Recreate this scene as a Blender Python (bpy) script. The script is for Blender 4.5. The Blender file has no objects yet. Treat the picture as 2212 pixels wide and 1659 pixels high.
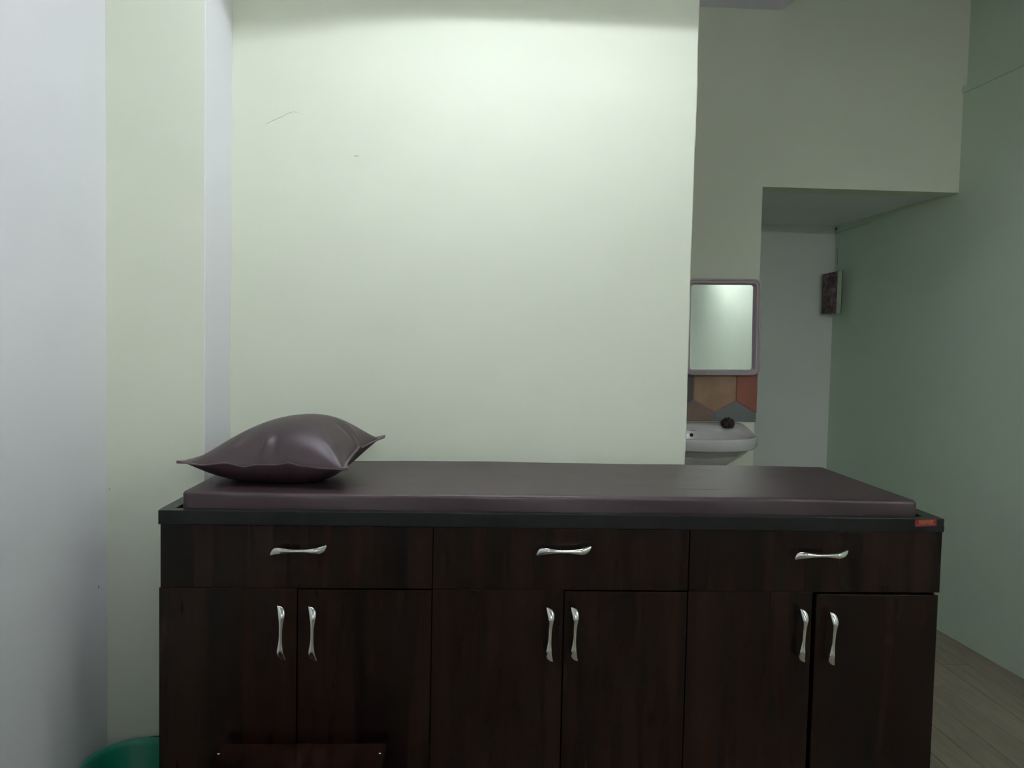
import bpy, bmesh, math, random
from mathutils import Vector, Matrix
random.seed(7)
SC = bpy.context.scene
COL = SC.collection

# ------------------------------------------------------------------ camera, exposure
F_PX, YAW, PITCH, ROLL, CAM_Z = 1799.6, 0.0488, -0.0505, 0.0213, 1.2775
cy, sy, cp, sp = math.cos(YAW), math.sin(YAW), math.cos(PITCH), math.sin(PITCH)
fwd = Vector((sy * cp, cy * cp, sp))
rgt = Vector((cy, -sy, 0.0))
upv = rgt.cross(fwd)
cr, sr = math.cos(ROLL), math.sin(ROLL)
r2 = cr * rgt + sr * upv
u2 = -sr * rgt + cr * upv
cam_data = bpy.data.cameras.new('camera')
cam_data.sensor_width = 36.0
cam_data.lens = 36.0 * F_PX / 2212.0
cam_data.clip_start = 0.02
cam = bpy.data.objects.new('camera', cam_data)
COL.objects.link(cam)
M = Matrix.Identity(4)
for i in range(3):
    M[i][0], M[i][1], M[i][2] = r2[i], u2[i], -fwd[i]
M[2][3] = CAM_Z
cam.matrix_world = M
SC.camera = cam

world = bpy.data.worlds.new('world')
SC.world = world
world.use_nodes = True
world.node_tree.nodes['Background'].inputs[0].default_value = (0, 0, 0, 1)
world.node_tree.nodes['Background'].inputs[1].default_value = 0.0

SC.view_settings.view_transform = 'Standard'
SC.view_settings.look = 'None'
SC.view_settings.gamma = 1.0
SC.view_settings.use_curve_mapping = False
SC.view_settings.exposure = 0.68
SC.cycles.max_bounces = 14
SC.cycles.diffuse_bounces = 10
SC.cycles.glossy_bounces = 5

LAMP_STRENGTH = 33.0          # tube lamp hanging over the couch
REAR_FILL_STRENGTH = 90.0         # unseen fill lamp added behind the camera
SIDE_FILL_STRENGTH = 54.0         # unseen fill lamp added on the right wall beside the camera


# ------------------------------------------------------------------ materials
def lin(c):
    return tuple(((v / 255.0) / 12.92 if v / 255.0 <= 0.04045 else ((v / 255.0 + 0.055) / 1.055) ** 2.4) for v in c) + (1.0,)


def mat(name, col, rough=0.5, metal=0.0, spec=0.5, coat=0.0):
    m = bpy.data.materials.new(name)
    m.use_nodes = True
    b = m.node_tree.nodes['Principled BSDF']
    b.inputs['Base Color'].default_value = tuple(col[:3]) + (1.0,)
    b.inputs['Roughness'].default_value = rough
    b.inputs['Metallic'].default_value = metal
    b.inputs['Specular IOR Level'].default_value = spec
    b.inputs['Coat Weight'].default_value = coat
    return m


def nn(m, t, **kw):
    n = m.node_tree.nodes.new(t)
    for k, v in kw.items():
        setattr(n, k, v)
    return n


def lk(m, a, b):
    m.node_tree.links.new(a, b)


def noise_mix(m, c1, c2, scale=(1, 1, 1), nscale=5.0, detail=4.0, dist=0.0, lo=0.35, hi=0.65, obj_random=0.0):
    """base colour = mix of two colours by object-space noise"""
    tc = nn(m, 'ShaderNodeTexCoord')
    mp = nn(m, 'ShaderNodeMapping')
    mp.inputs['Scale'].default_value = scale
    lk(m, tc.outputs['Object'], mp.inputs['Vector'])
    no = nn(m, 'ShaderNodeTexNoise')
    no.inputs['Scale'].default_value = nscale
    no.inputs['Detail'].default_value = detail
    no.inputs['Distortion'].default_value = dist
    lk(m, mp.outputs['Vector'], no.inputs['Vector'])
    rp = nn(m, 'ShaderNodeValToRGB')
    rp.color_ramp.elements[0].position = lo
    rp.color_ramp.elements[1].position = hi
    rp.color_ramp.elements[0].color = tuple(c1[:3]) + (1,)
    rp.color_ramp.elements[1].color = tuple(c2[:3]) + (1,)
    lk(m, no.outputs['Fac'], rp.inputs['Fac'])
    out = rp.outputs['Color']
    if obj_random:
        oi = nn(m, 'ShaderNodeObjectInfo')
        add = nn(m, 'ShaderNodeVectorMath', operation='SCALE')
        comb = nn(m, 'ShaderNodeCombineXYZ')
        for k in range(3):
            lk(m, oi.outputs['Random'], comb.inputs[k])
        lk(m, comb.outputs[0], add.inputs[0])
        add.inputs['Scale'].default_value = 37.0
        lk(m, add.outputs[0], mp.inputs['Location'])
        mr = nn(m, 'ShaderNodeMapRange')
        mr.inputs['To Min'].default_value = 1.0 - obj_random
        mr.inputs['To Max'].default_value = 1.0 + obj_random
        lk(m, oi.outputs['Random'], mr.inputs['Value'])
        hs = nn(m, 'ShaderNodeHueSaturation')
        lk(m, mr.outputs[0], hs.inputs['Value'])
        lk(m, out, hs.inputs['Color'])
        out = hs.outputs['Color']
    lk(m, out, m.node_tree.nodes['Principled BSDF'].inputs['Base Color'])
    return out


def bump(m, scale, strength, dist=0.002, detail=6.0, vec_scale=(1, 1, 1), chain=None):
    tc = nn(m, 'ShaderNodeTexCoord')
    mp = nn(m, 'ShaderNodeMapping')
    mp.inputs['Scale'].default_value = vec_scale
    lk(m, tc.outputs['Object'], mp.inputs['Vector'])
    no = nn(m, 'ShaderNodeTexNoise')
    no.inputs['Scale'].default_value = scale
    no.inputs['Detail'].default_value = detail
    lk(m, mp.outputs['Vector'], no.inputs['Vector'])
    bp = nn(m, 'ShaderNodeBump')
    bp.inputs['Strength'].default_value = strength
    bp.inputs['Distance'].default_value = dist
    lk(m, no.outputs['Fac'], bp.inputs['Height'])
    if chain is not None:
        lk(m, chain.outputs['Normal'], bp.inputs['Normal'])
    lk(m, bp.outputs['Normal'], m.node_tree.nodes['Principled BSDF'].inputs['Normal'])
    return bp


GREEN = (0.665, 0.716, 0.58)
WHITE = (0.745, 0.76, 0.775)


def paint(name, c, rough=0.6):
    m = mat(name, c, rough, spec=0.3)
    noise_mix(m, [v * 0.975 for v in c], [v * 1.02 for v in c], nscale=1.7, detail=5, lo=0.3, hi=0.7)
    b1 = bump(m, 2.6, 0.35, 0.02, detail=2.0)
    bump(m, 240.0, 0.12, 0.0006, detail=3.0, chain=b1)
    return m


m_green = paint('pale_green_wall_paint', GREEN)
m_side = paint('side_wall_green_paint', (0.60, 0.72, 0.575))
m_recess = paint('recess_grey_green_paint', (0.66, 0.72, 0.665))
m_white = paint('cool_white_wall_paint', WHITE)
m_ceiling = paint('ceiling_grey_paint', (0.40, 0.40, 0.42))  # greyed to weaken the light bounced off the ceiling

m_loft = paint('loft_lavender_white', (0.90, 0.83, 1.0))
m_laminate = mat('dark_walnut_laminate', (0.02, 0.01, 0.008), 0.27, spec=0.22)
noise_mix(m_laminate, (0.0024, 0.0012, 0.0010), (0.0240, 0.0100, 0.0062), scale=(11.0, 6.0, 0.8), nscale=1.7, detail=10, dist=0.5, lo=0.30, hi=0.80, obj_random=0.12)
bump(m_laminate, 90.0, 0.08, 0.0004, vec_scale=(8, 8, 0.6))
m_black_lam = mat('charcoal_laminate', (0.017, 0.019, 0.019), 0.36, spec=0.3)
noise_mix(m_black_lam, (0.0045, 0.005, 0.005), (0.008, 0.009, 0.009), nscale=14, detail=5)
bump(m_black_lam, 300.0, 0.06, 0.0003)
m_gap = mat('dark_gap', (0.004, 0.003, 0.003), 0.8)
noise_mix(m_gap, (0.003, 0.003, 0.003), (0.006, 0.005, 0.004), nscale=20)
m_vinyl = mat('brown_vinyl', (0.03, 0.017, 0.02), 0.44, spec=0.75)
noise_mix(m_vinyl, (0.030, 0.0135, 0.0175), (0.040, 0.020, 0.025), nscale=9, detail=4)
bv = bump(m_vinyl, 420.0, 0.10, 0.0004, detail=3)
bump(m_vinyl, 7.0, 0.25, 0.006, detail=2, chain=bv)
m_seam = mat('vinyl_lit_edge', (0.12, 0.09, 0.09), 0.5)  # lighter than the vinyl, paints in the light this edge catches
noise_mix(m_seam, (0.10, 0.075, 0.078), (0.14, 0.105, 0.108), nscale=60)
m_chrome = mat('polished_chrome', (0.78, 0.79, 0.76), 0.13, metal=1.0)
noise_mix(m_chrome, (0.74, 0.75, 0.72), (0.82, 0.83, 0.80), nscale=30)
m_ceramic = mat('sink_ceramic', (0.62, 0.615, 0.60), 0.12, spec=0.5)
noise_mix(m_ceramic, (0.60, 0.60, 0.59), (0.64, 0.635, 0.62), nscale=8)
m_mirror = mat('mirror_glass', (0.93, 0.95, 0.94), 0.015, metal=1.0)
noise_mix(m_mirror, (0.92, 0.94, 0.93), (0.94, 0.96, 0.95), nscale=3)
m_frame = mat('pinkish_plastic_frame', (0.42, 0.36, 0.37), 0.4)
noise_mix(m_frame, (0.40, 0.345, 0.355), (0.44, 0.375, 0.385), nscale=12)
m_tub = mat('green_plastic', (0.015, 0.24, 0.15), 0.38)
noise_mix(m_tub, (0.012, 0.22, 0.135), (0.018, 0.26, 0.16), nscale=10)
m_rim_glint = mat('green_rim_highlight', (0.05, 0.34, 0.25), 0.25)  # highlight along the rim painted in as a lighter green
noise_mix(m_rim_glint, (0.045, 0.32, 0.23), (0.055, 0.36, 0.27), nscale=10)
m_dark = mat('dark_plastic', (0.012, 0.02, 0.018), 0.5)
noise_mix(m_dark, (0.01, 0.017, 0.015), (0.016, 0.024, 0.021), nscale=14)
m_stone = mat('dark_scrubber_fibre', (0.02, 0.017, 0.014), 0.85)
noise_mix(m_stone, (0.008, 0.006, 0.006), (0.055, 0.044, 0.032), nscale=85, detail=6)
m_plank = mat('floor_plank', (0.3, 0.25, 0.19), 0.5, spec=0.35)
noise_mix(m_plank, (0.165, 0.145, 0.105), (0.235, 0.205, 0.15), scale=(9, 1.1, 1), nscale=3.2, detail=7, dist=0.8, lo=0.3, hi=0.7, obj_random=0.05)
bump(m_plank, 60.0, 0.1, 0.0006, vec_scale=(10, 1, 1))
m_grout = mat('plank_joint_base', (0.16, 0.135, 0.10), 0.8)
noise_mix(m_grout, (0.14, 0.12, 0.09), (0.18, 0.155, 0.115), nscale=20)
m_red = mat('red_sticker_paper', lin((112, 16, 31)), 0.5)
noise_mix(m_red, lin((106, 14, 28)), lin((120, 18, 33)), nscale=60)
m_yellow = mat('yellow_print', lin((235, 170, 70)), 0.5)
noise_mix(m_yellow, lin((196, 128, 48)), lin((208, 140, 60)), nscale=60)
m_pink = mat('pale_print', lin((225, 170, 170)), 0.5)
noise_mix(m_pink, lin((160, 100, 106)), lin((172, 112, 118)), nscale=60)
m_body = mat('lamp_housing', (0.8, 0.8, 0.8), 0.4)
noise_mix(m_body, (0.78, 0.78, 0.79), (0.82, 0.82, 0.83), nscale=10)
m_ink = mat('black_print', (0.02, 0.02, 0.02), 0.4)
noise_mix(m_ink, (0.015, 0.015, 0.015), (0.03, 0.03, 0.03), nscale=50)
m_maroon = mat('dirty_maroon_panel', (0.05, 0.028, 0.03), 0.5)
noise_mix(m_maroon, (0.055, 0.022, 0.03), (0.30, 0.20, 0.215), scale=(1.4, 1, 0.8), nscale=24, detail=9, dist=1.5, lo=0.36, hi=0.78)
m_pale_edge = mat('pale_green_plastic', (0.46, 0.56, 0.42), 0.35)
noise_mix(m_pale_edge, (0.42, 0.52, 0.38), (0.5, 0.6, 0.46), nscale=30)
m_cord = mat('pale_cord', (0.45, 0.52, 0.38), 0.7)
noise_mix(m_cord, (0.40, 0.47, 0.34), (0.5, 0.57, 0.43), nscale=80)
m_scuff = mat('wall_scuff', (0.40, 0.43, 0.37), 0.8)
noise_mix(m_scuff, (0.38, 0.41, 0.35), (0.44, 0.47, 0.41), nscale=50)
m_speck = mat('brown_speck', (0.05, 0.035, 0.025), 0.8)
noise_mix(m_speck, (0.04, 0.03, 0.02), (0.06, 0.045, 0.03), nscale=50)


def tile_mat(name, c1, c2):
    m = mat(name, c1, 0.32)
    noise_mix(m, c1, c2, nscale=11, detail=6, lo=0.3, hi=0.7)
    bump(m, 30.0, 0.15, 0.001)
    return m


m_tiles = {
    'ochre': tile_mat('ochre_tile', (0.24, 0.135, 0.078), (0.34, 0.21, 0.12)),
    'terracotta': tile_mat('terracotta_tile', (0.30, 0.085, 0.05), (0.22, 0.075, 0.05)),
    'brown': tile_mat('brown_tile', (0.22, 0.135, 0.10), (0.15, 0.105, 0.085)),
    'slate': tile_mat('slate_tile', (0.115, 0.135, 0.145), (0.155, 0.16, 0.155)),
    'dark': tile_mat('dark_tile', (0.05, 0.052, 0.045), (0.07, 0.065, 0.058)),
}
m_tilejoint = mat('tile_joint', (0.24, 0.18, 0.16), 0.8)
noise_mix(m_tilejoint, (0.22, 0.165, 0.15), (0.26, 0.2, 0.18), nscale=30)



def emit_mat(name, col, strength):
    m = bpy.data.materials.new(name)
    m.use_nodes = True
    nt = m.node_tree
    nt.nodes.remove(nt.nodes['Principled BSDF'])
    em = nt.nodes.new('ShaderNodeEmission')
    em.inputs['Color'].default_value = tuple(col) + (1,)
    em.inputs['Strength'].default_value = strength
    nt.links.new(em.outputs[0], nt.nodes['Material Output'].inputs['Surface'])
    return m


m_emit = emit_mat('lit_tube', (0.93, 0.96, 1.06), LAMP_STRENGTH)
m_fill_side = emit_mat('fill_tube_side', (0.99, 0.97, 1.03), SIDE_FILL_STRENGTH)
m_fill_rear = emit_mat('fill_tube_rear', (0.99, 0.97, 1.03), REAR_FILL_STRENGTH)


# ------------------------------------------------------------------ helpers
def link(name, me, m=None, parent=None, smooth=False):
    o = bpy.data.objects.new(name, me)
    COL.objects.link(o)
    if m is not None and not me.materials:
        for x in (m if isinstance(m, (list, tuple)) else [m]):
            me.materials.append(x)
    if smooth:
        for p in me.polygons:
            p.use_smooth = True
    if parent is not None:
        o.parent = parent
        # parts are modelled in world coordinates, the parent sits at its base
        o.matrix_parent_inverse = Matrix.Translation(-parent_world(parent))
    return o


def parent_world(p):
    v = Vector(p.location)
    q = p.parent
    if q is not None:
        v = p.matrix_parent_inverse @ v
        return v + parent_world(q)
    return v


def empty(name, loc, label, cat, group=None):
    o = bpy.data.objects.new(name, None)
    o.empty_display_size = 0.05
    COL.objects.link(o)
    o.location = loc
    return tag(o, label, cat, group)


def tag(o, label, cat, group=None):
    o['label'] = label
    o['category'] = cat
    if group:
        o['group'] = group
    return o


def struct(o):
    o['kind'] = 'structure'
    return o


def bm_mesh(bm, name):
    me = bpy.data.meshes.new(name)
    bm.normal_update()
    bm.to_mesh(me)
    bm.free()
    return me


def add_box(bm, a, b, bevel=0.0, seg=2, mi=0):
    x0, y0, z0 = a
    x1, y1, z1 = b
    vs = [bm.verts.new(p) for p in ((x0, y0, z0), (x1, y0, z0), (x1, y1, z0), (x0, y1, z0),
                                    (x0, y0, z1), (x1, y0, z1), (x1, y1, z1), (x0, y1, z1))]
    fs = []
    for q in ((0, 3, 2, 1), (4, 5, 6, 7), (0, 1, 5, 4), (1, 2, 6, 5), (2, 3, 7, 6), (3, 0, 4, 7)):
        f = bm.faces.new([vs[k] for k in q])
        f.material_index = mi
        fs.append(f)
    if bevel:
        es = list({e for f in fs for e in f.edges})
        bmesh.ops.bevel(bm, geom=es, offset=bevel, segments=seg, profile=0.5, affect='EDGES')
    return fs


def box(name, a, b, m, parent=None, bevel=0.0, seg=2):
    """box mesh whose origin is at its own centre-bottom, so object-space textures differ little"""
    bm = bmesh.new()
    add_box(bm, a, b, bevel, seg)
    return link(name, bm_mesh(bm, name), m, parent)


def prism(name, pts, z0, z1, m, parent=None, bevel=0.0):
    bm = bmesh.new()
    lo = [bm.verts.new((x, y, z0)) for x, y in pts]
    hi = [bm.verts.new((x, y, z1)) for x, y in pts]
    n = len(pts)
    bm.faces.new(lo[::-1])
    bm.faces.new(hi)
    for i in range(n):
        bm.faces.new((lo[i], lo[(i + 1) % n], hi[(i + 1) % n], hi[i]))
    bmesh.ops.recalc_face_normals(bm, faces=bm.faces[:])
    if bevel:
        bmesh.ops.bevel(bm, geom=bm.edges[:], offset=bevel, segments=2, profile=0.5, affect='EDGES')
    return link(name, bm_mesh(bm, name), m, parent)


def tube_bm(bm, path, radii, n=12, caps=True, mi=0, squash=None):
    """sweep ellipses along path; radii list of (a, b): a along 'side', b along 'up'"""
    rings = []
    P = [Vector(p) for p in path]
    for i, p in enumerate(P):
        t = (P[min(i + 1, len(P) - 1)] - P[max(i - 1, 0)]).normalized()
        ref = Vector((0, 1, 0)) if abs(t.y) < 0.9 else Vector((0, 0, 1))
        s = t.cross(ref).normalized()
        u = s.cross(t).normalized()
        ra, rb = radii[i] if isinstance(radii[i], tuple) else (radii[i], radii[i])
        rings.append([bm.verts.new(p + s * (ra * math.cos(2 * math.pi * k / n)) + u * (rb * math.sin(2 * math.pi * k / n))) for k in range(n)])
    for a, b in zip(rings, rings[1:]):
        for k in range(n):
            f = bm.faces.new((a[k], a[(k + 1) % n], b[(k + 1) % n], b[k]))
            f.material_index = mi
    if caps:
        bm.faces.new(rings[0][::-1])
        bm.faces.new(rings[-1])
    return rings


def tube(name, path, radii, m, parent=None, n=12, smooth=True):
    bm = bmesh.new()
    tube_bm(bm, path, radii, n)
    bmesh.ops.recalc_face_normals(bm, faces=bm.faces[:])
    return link(name, bm_mesh(bm, name), m, parent, smooth)


def lathe(name, prof, centre, m, parent=None, n=48, smooth=True):
    bm = bmesh.new()
    rings = []
    for r, z in prof:
        rings.append([bm.verts.new((centre[0] + r * math.cos(2 * math.pi * k / n), centre[1] + r * math.sin(2 * math.pi * k / n), centre[2] + z)) for k in range(n)])
    for a, b in zip(rings, rings[1:]):
        for k in range(n):
            bm.faces.new((a[k], a[(k + 1) % n], b[(k + 1) % n], b[k]))
    bm.faces.new(rings[0][::-1])
    bm.faces.new(rings[-1])
    bmesh.ops.recalc_face_normals(bm, faces=bm.faces[:])
    return link(name, bm_mesh(bm, name), m, parent, smooth)


def smoothstep(a, b, x):
    t = max(0.0, min(1.0, (x - a) / (b - a)))
    return t * t * (3 - 2 * t)


# ------------------------------------------------------------------ the room
Y_CAB = 1.9055      # cabinet front
Y_COL = 2.277       # front of the corner column
Y_PART = 2.52       # partition wall behind the couch
Y_BACK = 3.66       # wall with the sink and the opening
Y_FAR = 4.79        # end wall of the recess
Y_REAR = -2.3      # wall behind the camera
H_CEIL = 2.95


def xr(y):
    return 2.157 - 0.05 * (y - 3.67)


# floor: base slab plus planks
fl = struct(box('floor', (-1.15, Y_REAR - 0.1, -0.12), (2.55, 4.95, -0.004), m_grout))
pw, pl, gap = 0.113, 1.18, 0.0012
pm = {}
for ci in range(-23, 8):
    x0 = 1.597 + ci * pw
    off = (ci * 0.41) % 1.0 * pl
    k = 0
    y = Y_REAR - 0.08 - off
    while y < 4.85:
        ya, yb = max(y, Y_REAR - 0.08), min(y + pl, 4.85)
        if yb - ya > 0.05 and x0 + pw > -1.0 and x0 < 2.42:
            L = round(yb - ya, 3)
            if L not in pm:
                bm = bmesh.new()
                add_box(bm, (gap / 2, gap / 2, -0.006), (pw - gap / 2, L - gap / 2, 0.0), 0.0009, 1)
                me = bm_mesh(bm, 'plank')
                me.materials.append(m_plank)
                pm[L] = me
            o = bpy.data.objects.new('plank', pm[L])
            COL.objects.link(o)
            o.parent = fl
            o.location = (x0, ya, random.uniform(-0.0006, 0.0))
        y += pl

wl = struct(box('wall_left', (-1.15, Y_REAR - 0.1, -0.01), (-0.976, Y_COL, H_CEIL), m_white))
# column in the corner: green front, white side
bm = bmesh.new()
fs = add_box(bm, (-1.15, Y_COL, -0.01), (-0.717, Y_PART, H_CEIL), 0.0025, 2)
for f in bm.faces:
    if f.normal.x > 0.5:
        f.material_index = 1
bm.normal_update()
for f in bm.faces:
    f.material_index = 1 if f.normal.x > 0.6 else 0
me = bm_mesh(bm, 'wall_column')
wc = struct(link('wall_column', me, [m_green, m_white]))

# partition, slightly uneven right edge
bm = bmesh.new()
NZ = 60
rows = []
for i in range(NZ + 1):
    z = -0.01 + (H_CEIL + 0.01) * i / NZ
    w = 0.0011 * math.sin(z * 7.1) + 0.0007 * math.sin(z * 19 + 1) + random.uniform(-0.0005, 0.0005)
    x1 = 0.662 + w
    e = 0.004
    rows.append([bm.verts.new(p) for p in ((-1.15, Y_PART, z), (x1 - e, Y_PART, z), (x1 - e * 0.3, Y_PART + e * 0.3, z), (x1, Y_PART + e, z), (x1, Y_PART + 0.115, z), (-1.15, Y_PART + 0.115, z))])
for a, b in zip(rows, rows[1:]):
    for k in range(6):
        bm.faces.new((a[k], a[(k + 1) % 6], b[(k + 1) % 6], b[k]))
bm.faces.new(rows[0][::-1])
bm.faces.new(rows[-1])
bmesh.ops.recalc_face_normals(bm, faces=bm.faces[:])
wp = struct(link('wall_partition', bm_mesh(bm, 'wall_partition'), m_green))

# back wall with the opening on its right
bm = bmesh.new()
add_box(bm, (-1.15, Y_BACK, -0.01), (1.268, Y_BACK + 0.12, H_CEIL + 0.5))
add_box(bm, (1.268, Y_BACK, 1.985), (2.45, Y_BACK + 0.12, H_CEIL + 0.5))
wb = struct(link('wall_back', bm_mesh(bm, 'wall_back'), m_green))
# soffit of the recess (ceiling rises slightly to the back)
struct(box('ceiling_recess', (1.1, Y_BACK + 0.12, 1.99), (2.45, Y_FAR + 0.1, 2.4), m_white))
struct(box('wall_recess_left', (1.10, Y_BACK + 0.12, -0.01), (1.262, Y_FAR + 0.1, 2.0), m_recess))
struct(box('wall_recess_end', (1.2, Y_FAR, -0.01), (2.45, Y_FAR + 0.12, 2.05), m_recess))
# side wall on the right, lower part proud of the upper part by a plaster step
ya, yb = Y_REAR - 0.1, Y_FAR + 0.1
struct(prism('wall_right', [(xr(ya), ya), (xr(ya) + 0.3, ya), (xr(yb) + 0.3, yb), (xr(yb), yb)], -0.01, 2.432, m_side))
struct(prism('wall_right_upper', [(xr(ya) + 0.014, ya), (xr(ya) + 0.3, ya), (xr(yb) + 0.3, yb), (xr(yb) + 0.014, yb)], 2.432, H_CEIL + 0.5, m_side))
yt = Y_BACK
struct(prism('trim_1', [(xr(ya) - 0.007, ya), (xr(ya) + 0.02, ya), (xr(yt) + 0.02, yt), (xr(yt) - 0.007, yt)], 2.420, 2.452, m_side))
struct(box('wall_rear', (-1.15, Y_REAR - 0.1, -0.01), (2.7, Y_REAR, H_CEIL + 0.5), m_white))
struct(box('wall_behind_left', (-1.15, Y_PART + 0.1, -0.01), (-0.95, Y_BACK, H_CEIL), m_green))
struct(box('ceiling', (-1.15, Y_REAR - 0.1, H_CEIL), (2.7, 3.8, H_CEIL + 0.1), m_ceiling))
# lower slab over the washing area, its right end free
struct(box('ceiling_loft', (-0.95, Y_PART + 0.115, 2.75), (1.327, Y_BACK, H_CEIL), m_loft, bevel=0.003))

# small marks in the plaster
def scuff(pts, r, m=m_scuff, par=wp):
    return tube('scuff', pts, [r * (0.3 if i in (0, len(pts) - 1) else 1.0) for i in range(len(pts))], m, par, n=6)
yy = Y_PART - 0.00015
scuff([(-0.621, yy, 1.900), (-0.600, yy, 1.912), (-0.571, yy, 1.926), (-0.553, yy, 1.936), (-0.538, yy, 1.941), (-0.524, yy, 1.938)], 0.0007)
scuff([(-0.361, yy, 1.817), (-0.353, yy, 1.819), (-0.346, yy, 1.817)], 0.0013)
scuff([(-0.1315, yy, 1.695), (-0.1295, yy, 1.695)], 0.0009, m_speck)
tube('scuff', [(-0.9759, 2.226, 0.609), (-0.9759, 2.226, 0.602)], [0.0016, 0.001], m_speck, wl, n=6)
tube('scuff', [(-0.969, Y_COL - 0.0001, 0.861), (-0.968, Y_COL - 0.0001, 0.856)], [0.002, 0.0015], m_scuff, wc, n=6)

# ------------------------------------------------------------------ lamps (all outside the picture)
TX0_, TX1_ = -0.35, 0.60        # tube hanging from the ceiling over the couch
LB = 2.376
LD, LZ = 0.80, 2.65             # distance from the partition, height
# unseen white casing added to shade the wall top, dipped left to shape the shadow
bm = bmesh.new()
out_ = [(-0.7150, LB - 0.072), (-0.50, LB - 0.055), (-0.30, LB - 0.028), (-0.12, LB - 0.008), (0.05, LB - 0.004), (0.655, LB - 0.008), (0.655, LB + 0.14), (-0.7150, LB + 0.14)]
fa = [bm.verts.new((x, Y_PART - 0.28, z)) for x, z in out_]
fb = [bm.verts.new((x, Y_PART - 0.0005, z)) for x, z in out_]
bm.faces.new(fa)
bm.faces.new(fb[::-1])
for k in range(len(fa)):
    bm.faces.new((fa[k], fa[(k + 1) % len(fa)], fb[(k + 1) % len(fa)], fb[k]))
bmesh.ops.recalc_face_normals(bm, faces=bm.faces[:])
casing = link('wall_shade_casing', bm_mesh(bm, 'wall_shade_casing'), m_body)
tag(casing, 'added unseen white box casing that shades the top of the partition wall', 'casing')

lamp = empty('tube_lamp', (0.12, Y_PART - LD, H_CEIL), 'white tube lamp hanging from the ceiling above the couch', 'lamp')
box('hood', (TX0_ - 0.05, Y_PART - LD - 0.10, LZ + 0.052), (TX1_ + 0.05, Y_PART - LD + 0.10, LZ + 0.075), m_body, lamp, bevel=0.003)
tube('glass_tube', [(TX0_, Y_PART - LD, LZ), (TX1_, Y_PART - LD, LZ)], [0.03, 0.03], m_emit, lamp, n=24)
for dy in (-0.116, 0.104):  # skirts added to keep the tube's light off the upper walls
    box('cutoff_skirt', (TX0_ - 0.062, Y_PART - LD + dy, LZ - 0.045), (TX1_ + 0.062, Y_PART - LD + dy + 0.012, LZ + 0.075), m_body, lamp, bevel=0.002)
for ex in (TX0_ - 0.062, TX1_ + 0.05):
    box('cutoff_skirt', (ex, Y_PART - LD - 0.104, LZ - 0.045), (ex + 0.012, Y_PART - LD + 0.104, LZ + 0.052), m_body, lamp, bevel=0.002)
for sx in (TX0_ - 0.03, TX1_):
    box('lamp_holder', (sx, Y_PART - LD - 0.03, LZ - 0.03), (sx + 0.03, Y_PART - LD + 0.03, LZ + 0.052), m_body, lamp, bevel=0.004)
    tube('rod', [(sx + 0.015, Y_PART - LD, LZ + 0.074), (sx + 0.015, Y_PART - LD, H_CEIL)], [0.006, 0.006], m_chrome, lamp, n=10)

# unseen second lamp added as fill behind the camera, hood blocks upward light
RX0, RX1, RZ = -0.15, 1.05, 2.20
rear = empty('tube_lamp', (0.45, Y_REAR, RZ), 'added unseen fill tube lamp under a deep hood on the wall behind the camera', 'lamp')
box('housing', (RX0 - 0.03, Y_REAR + 0.0005, RZ - 0.03), (RX1 + 0.03, Y_REAR + 0.05, RZ + 0.03), m_body, rear, bevel=0.004)
box('hood', (RX0 - 0.05, Y_REAR + 0.0005, RZ + 0.030), (RX1 + 0.05, Y_REAR + 0.34, RZ + 0.042), m_body, rear, bevel=0.003)
tube('glass_tube', [(RX0, Y_REAR + 0.09, RZ), (RX1, Y_REAR + 0.09, RZ)], [0.02, 0.02], m_fill_rear, rear, n=24)
for sx in (RX0 - 0.03, RX1):
    box('lamp_holder', (sx, Y_REAR + 0.049, RZ - 0.025), (sx + 0.03, Y_REAR + 0.115, RZ + 0.030), m_body, rear, bevel=0.004)

# lower lip added to cut the downward light of this lamp
box('baffle', (RX0 - 0.05, Y_REAR + 0.12, RZ - 0.135), (RX1 + 0.05, Y_REAR + 0.50, RZ - 0.123), m_body, rear, bevel=0.003)
for sx in (RX0 - 0.062, RX1 + 0.05):
    box('end_plate', (sx, Y_REAR + 0.0005, RZ - 0.135), (sx + 0.012, Y_REAR + 0.50, RZ + 0.042), m_body, rear, bevel=0.002)

# unseen third lamp added as fill and to brighten the wall the mirror reflects
QY0, QY1, QZ = -0.85, 0.40, 2.52


def along(name, y0, y1, d0, d1, z0, z1, m, par):
    """box along the slanted right wall: d = distance from the wall"""
    return prism(name, [(xr(y0) - d1, y0), (xr(y0) - d0, y0), (xr(y1) - d0, y1), (xr(y1) - d1, y1)], z0, z1, m, par, bevel=0.003)


side = empty('tube_lamp', (xr(0), -0.1, QZ), 'added unseen fill tube lamp high on the right wall beside the camera', 'lamp')
along('housing', QY0 - 0.03, QY1 + 0.03, -0.013, 0.05, QZ - 0.03, QZ + 0.055, m_body, side)
along('hood', QY0 - 0.03, QY1 + 0.03, -0.013, 0.30, QZ + 0.056, QZ + 0.068, m_body, side)
tube('glass_tube', [(xr(QY0) - 0.19, QY0, QZ), (xr(QY1) - 0.19, QY1, QZ)], [0.04, 0.04], m_fill_side, side, n=24)
for sy_ in (QY0 - 0.03, QY1):
    along('lamp_holder', sy_, sy_ + 0.03, 0.049, 0.235, QZ - 0.045, QZ + 0.055, m_body, side)

along('baffle', QY0 - 0.042, QY1 + 0.042, 0.26, 0.46, QZ - 0.145, QZ - 0.133, m_body, side)  # added below the tube to keep its light off the lower left
for sy_ in (QY0 - 0.054, QY1 + 0.042):
    along('end_plate', sy_, sy_ + 0.012, -0.013, 0.46, QZ - 0.145, QZ + 0.068, m_body, side)

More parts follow.
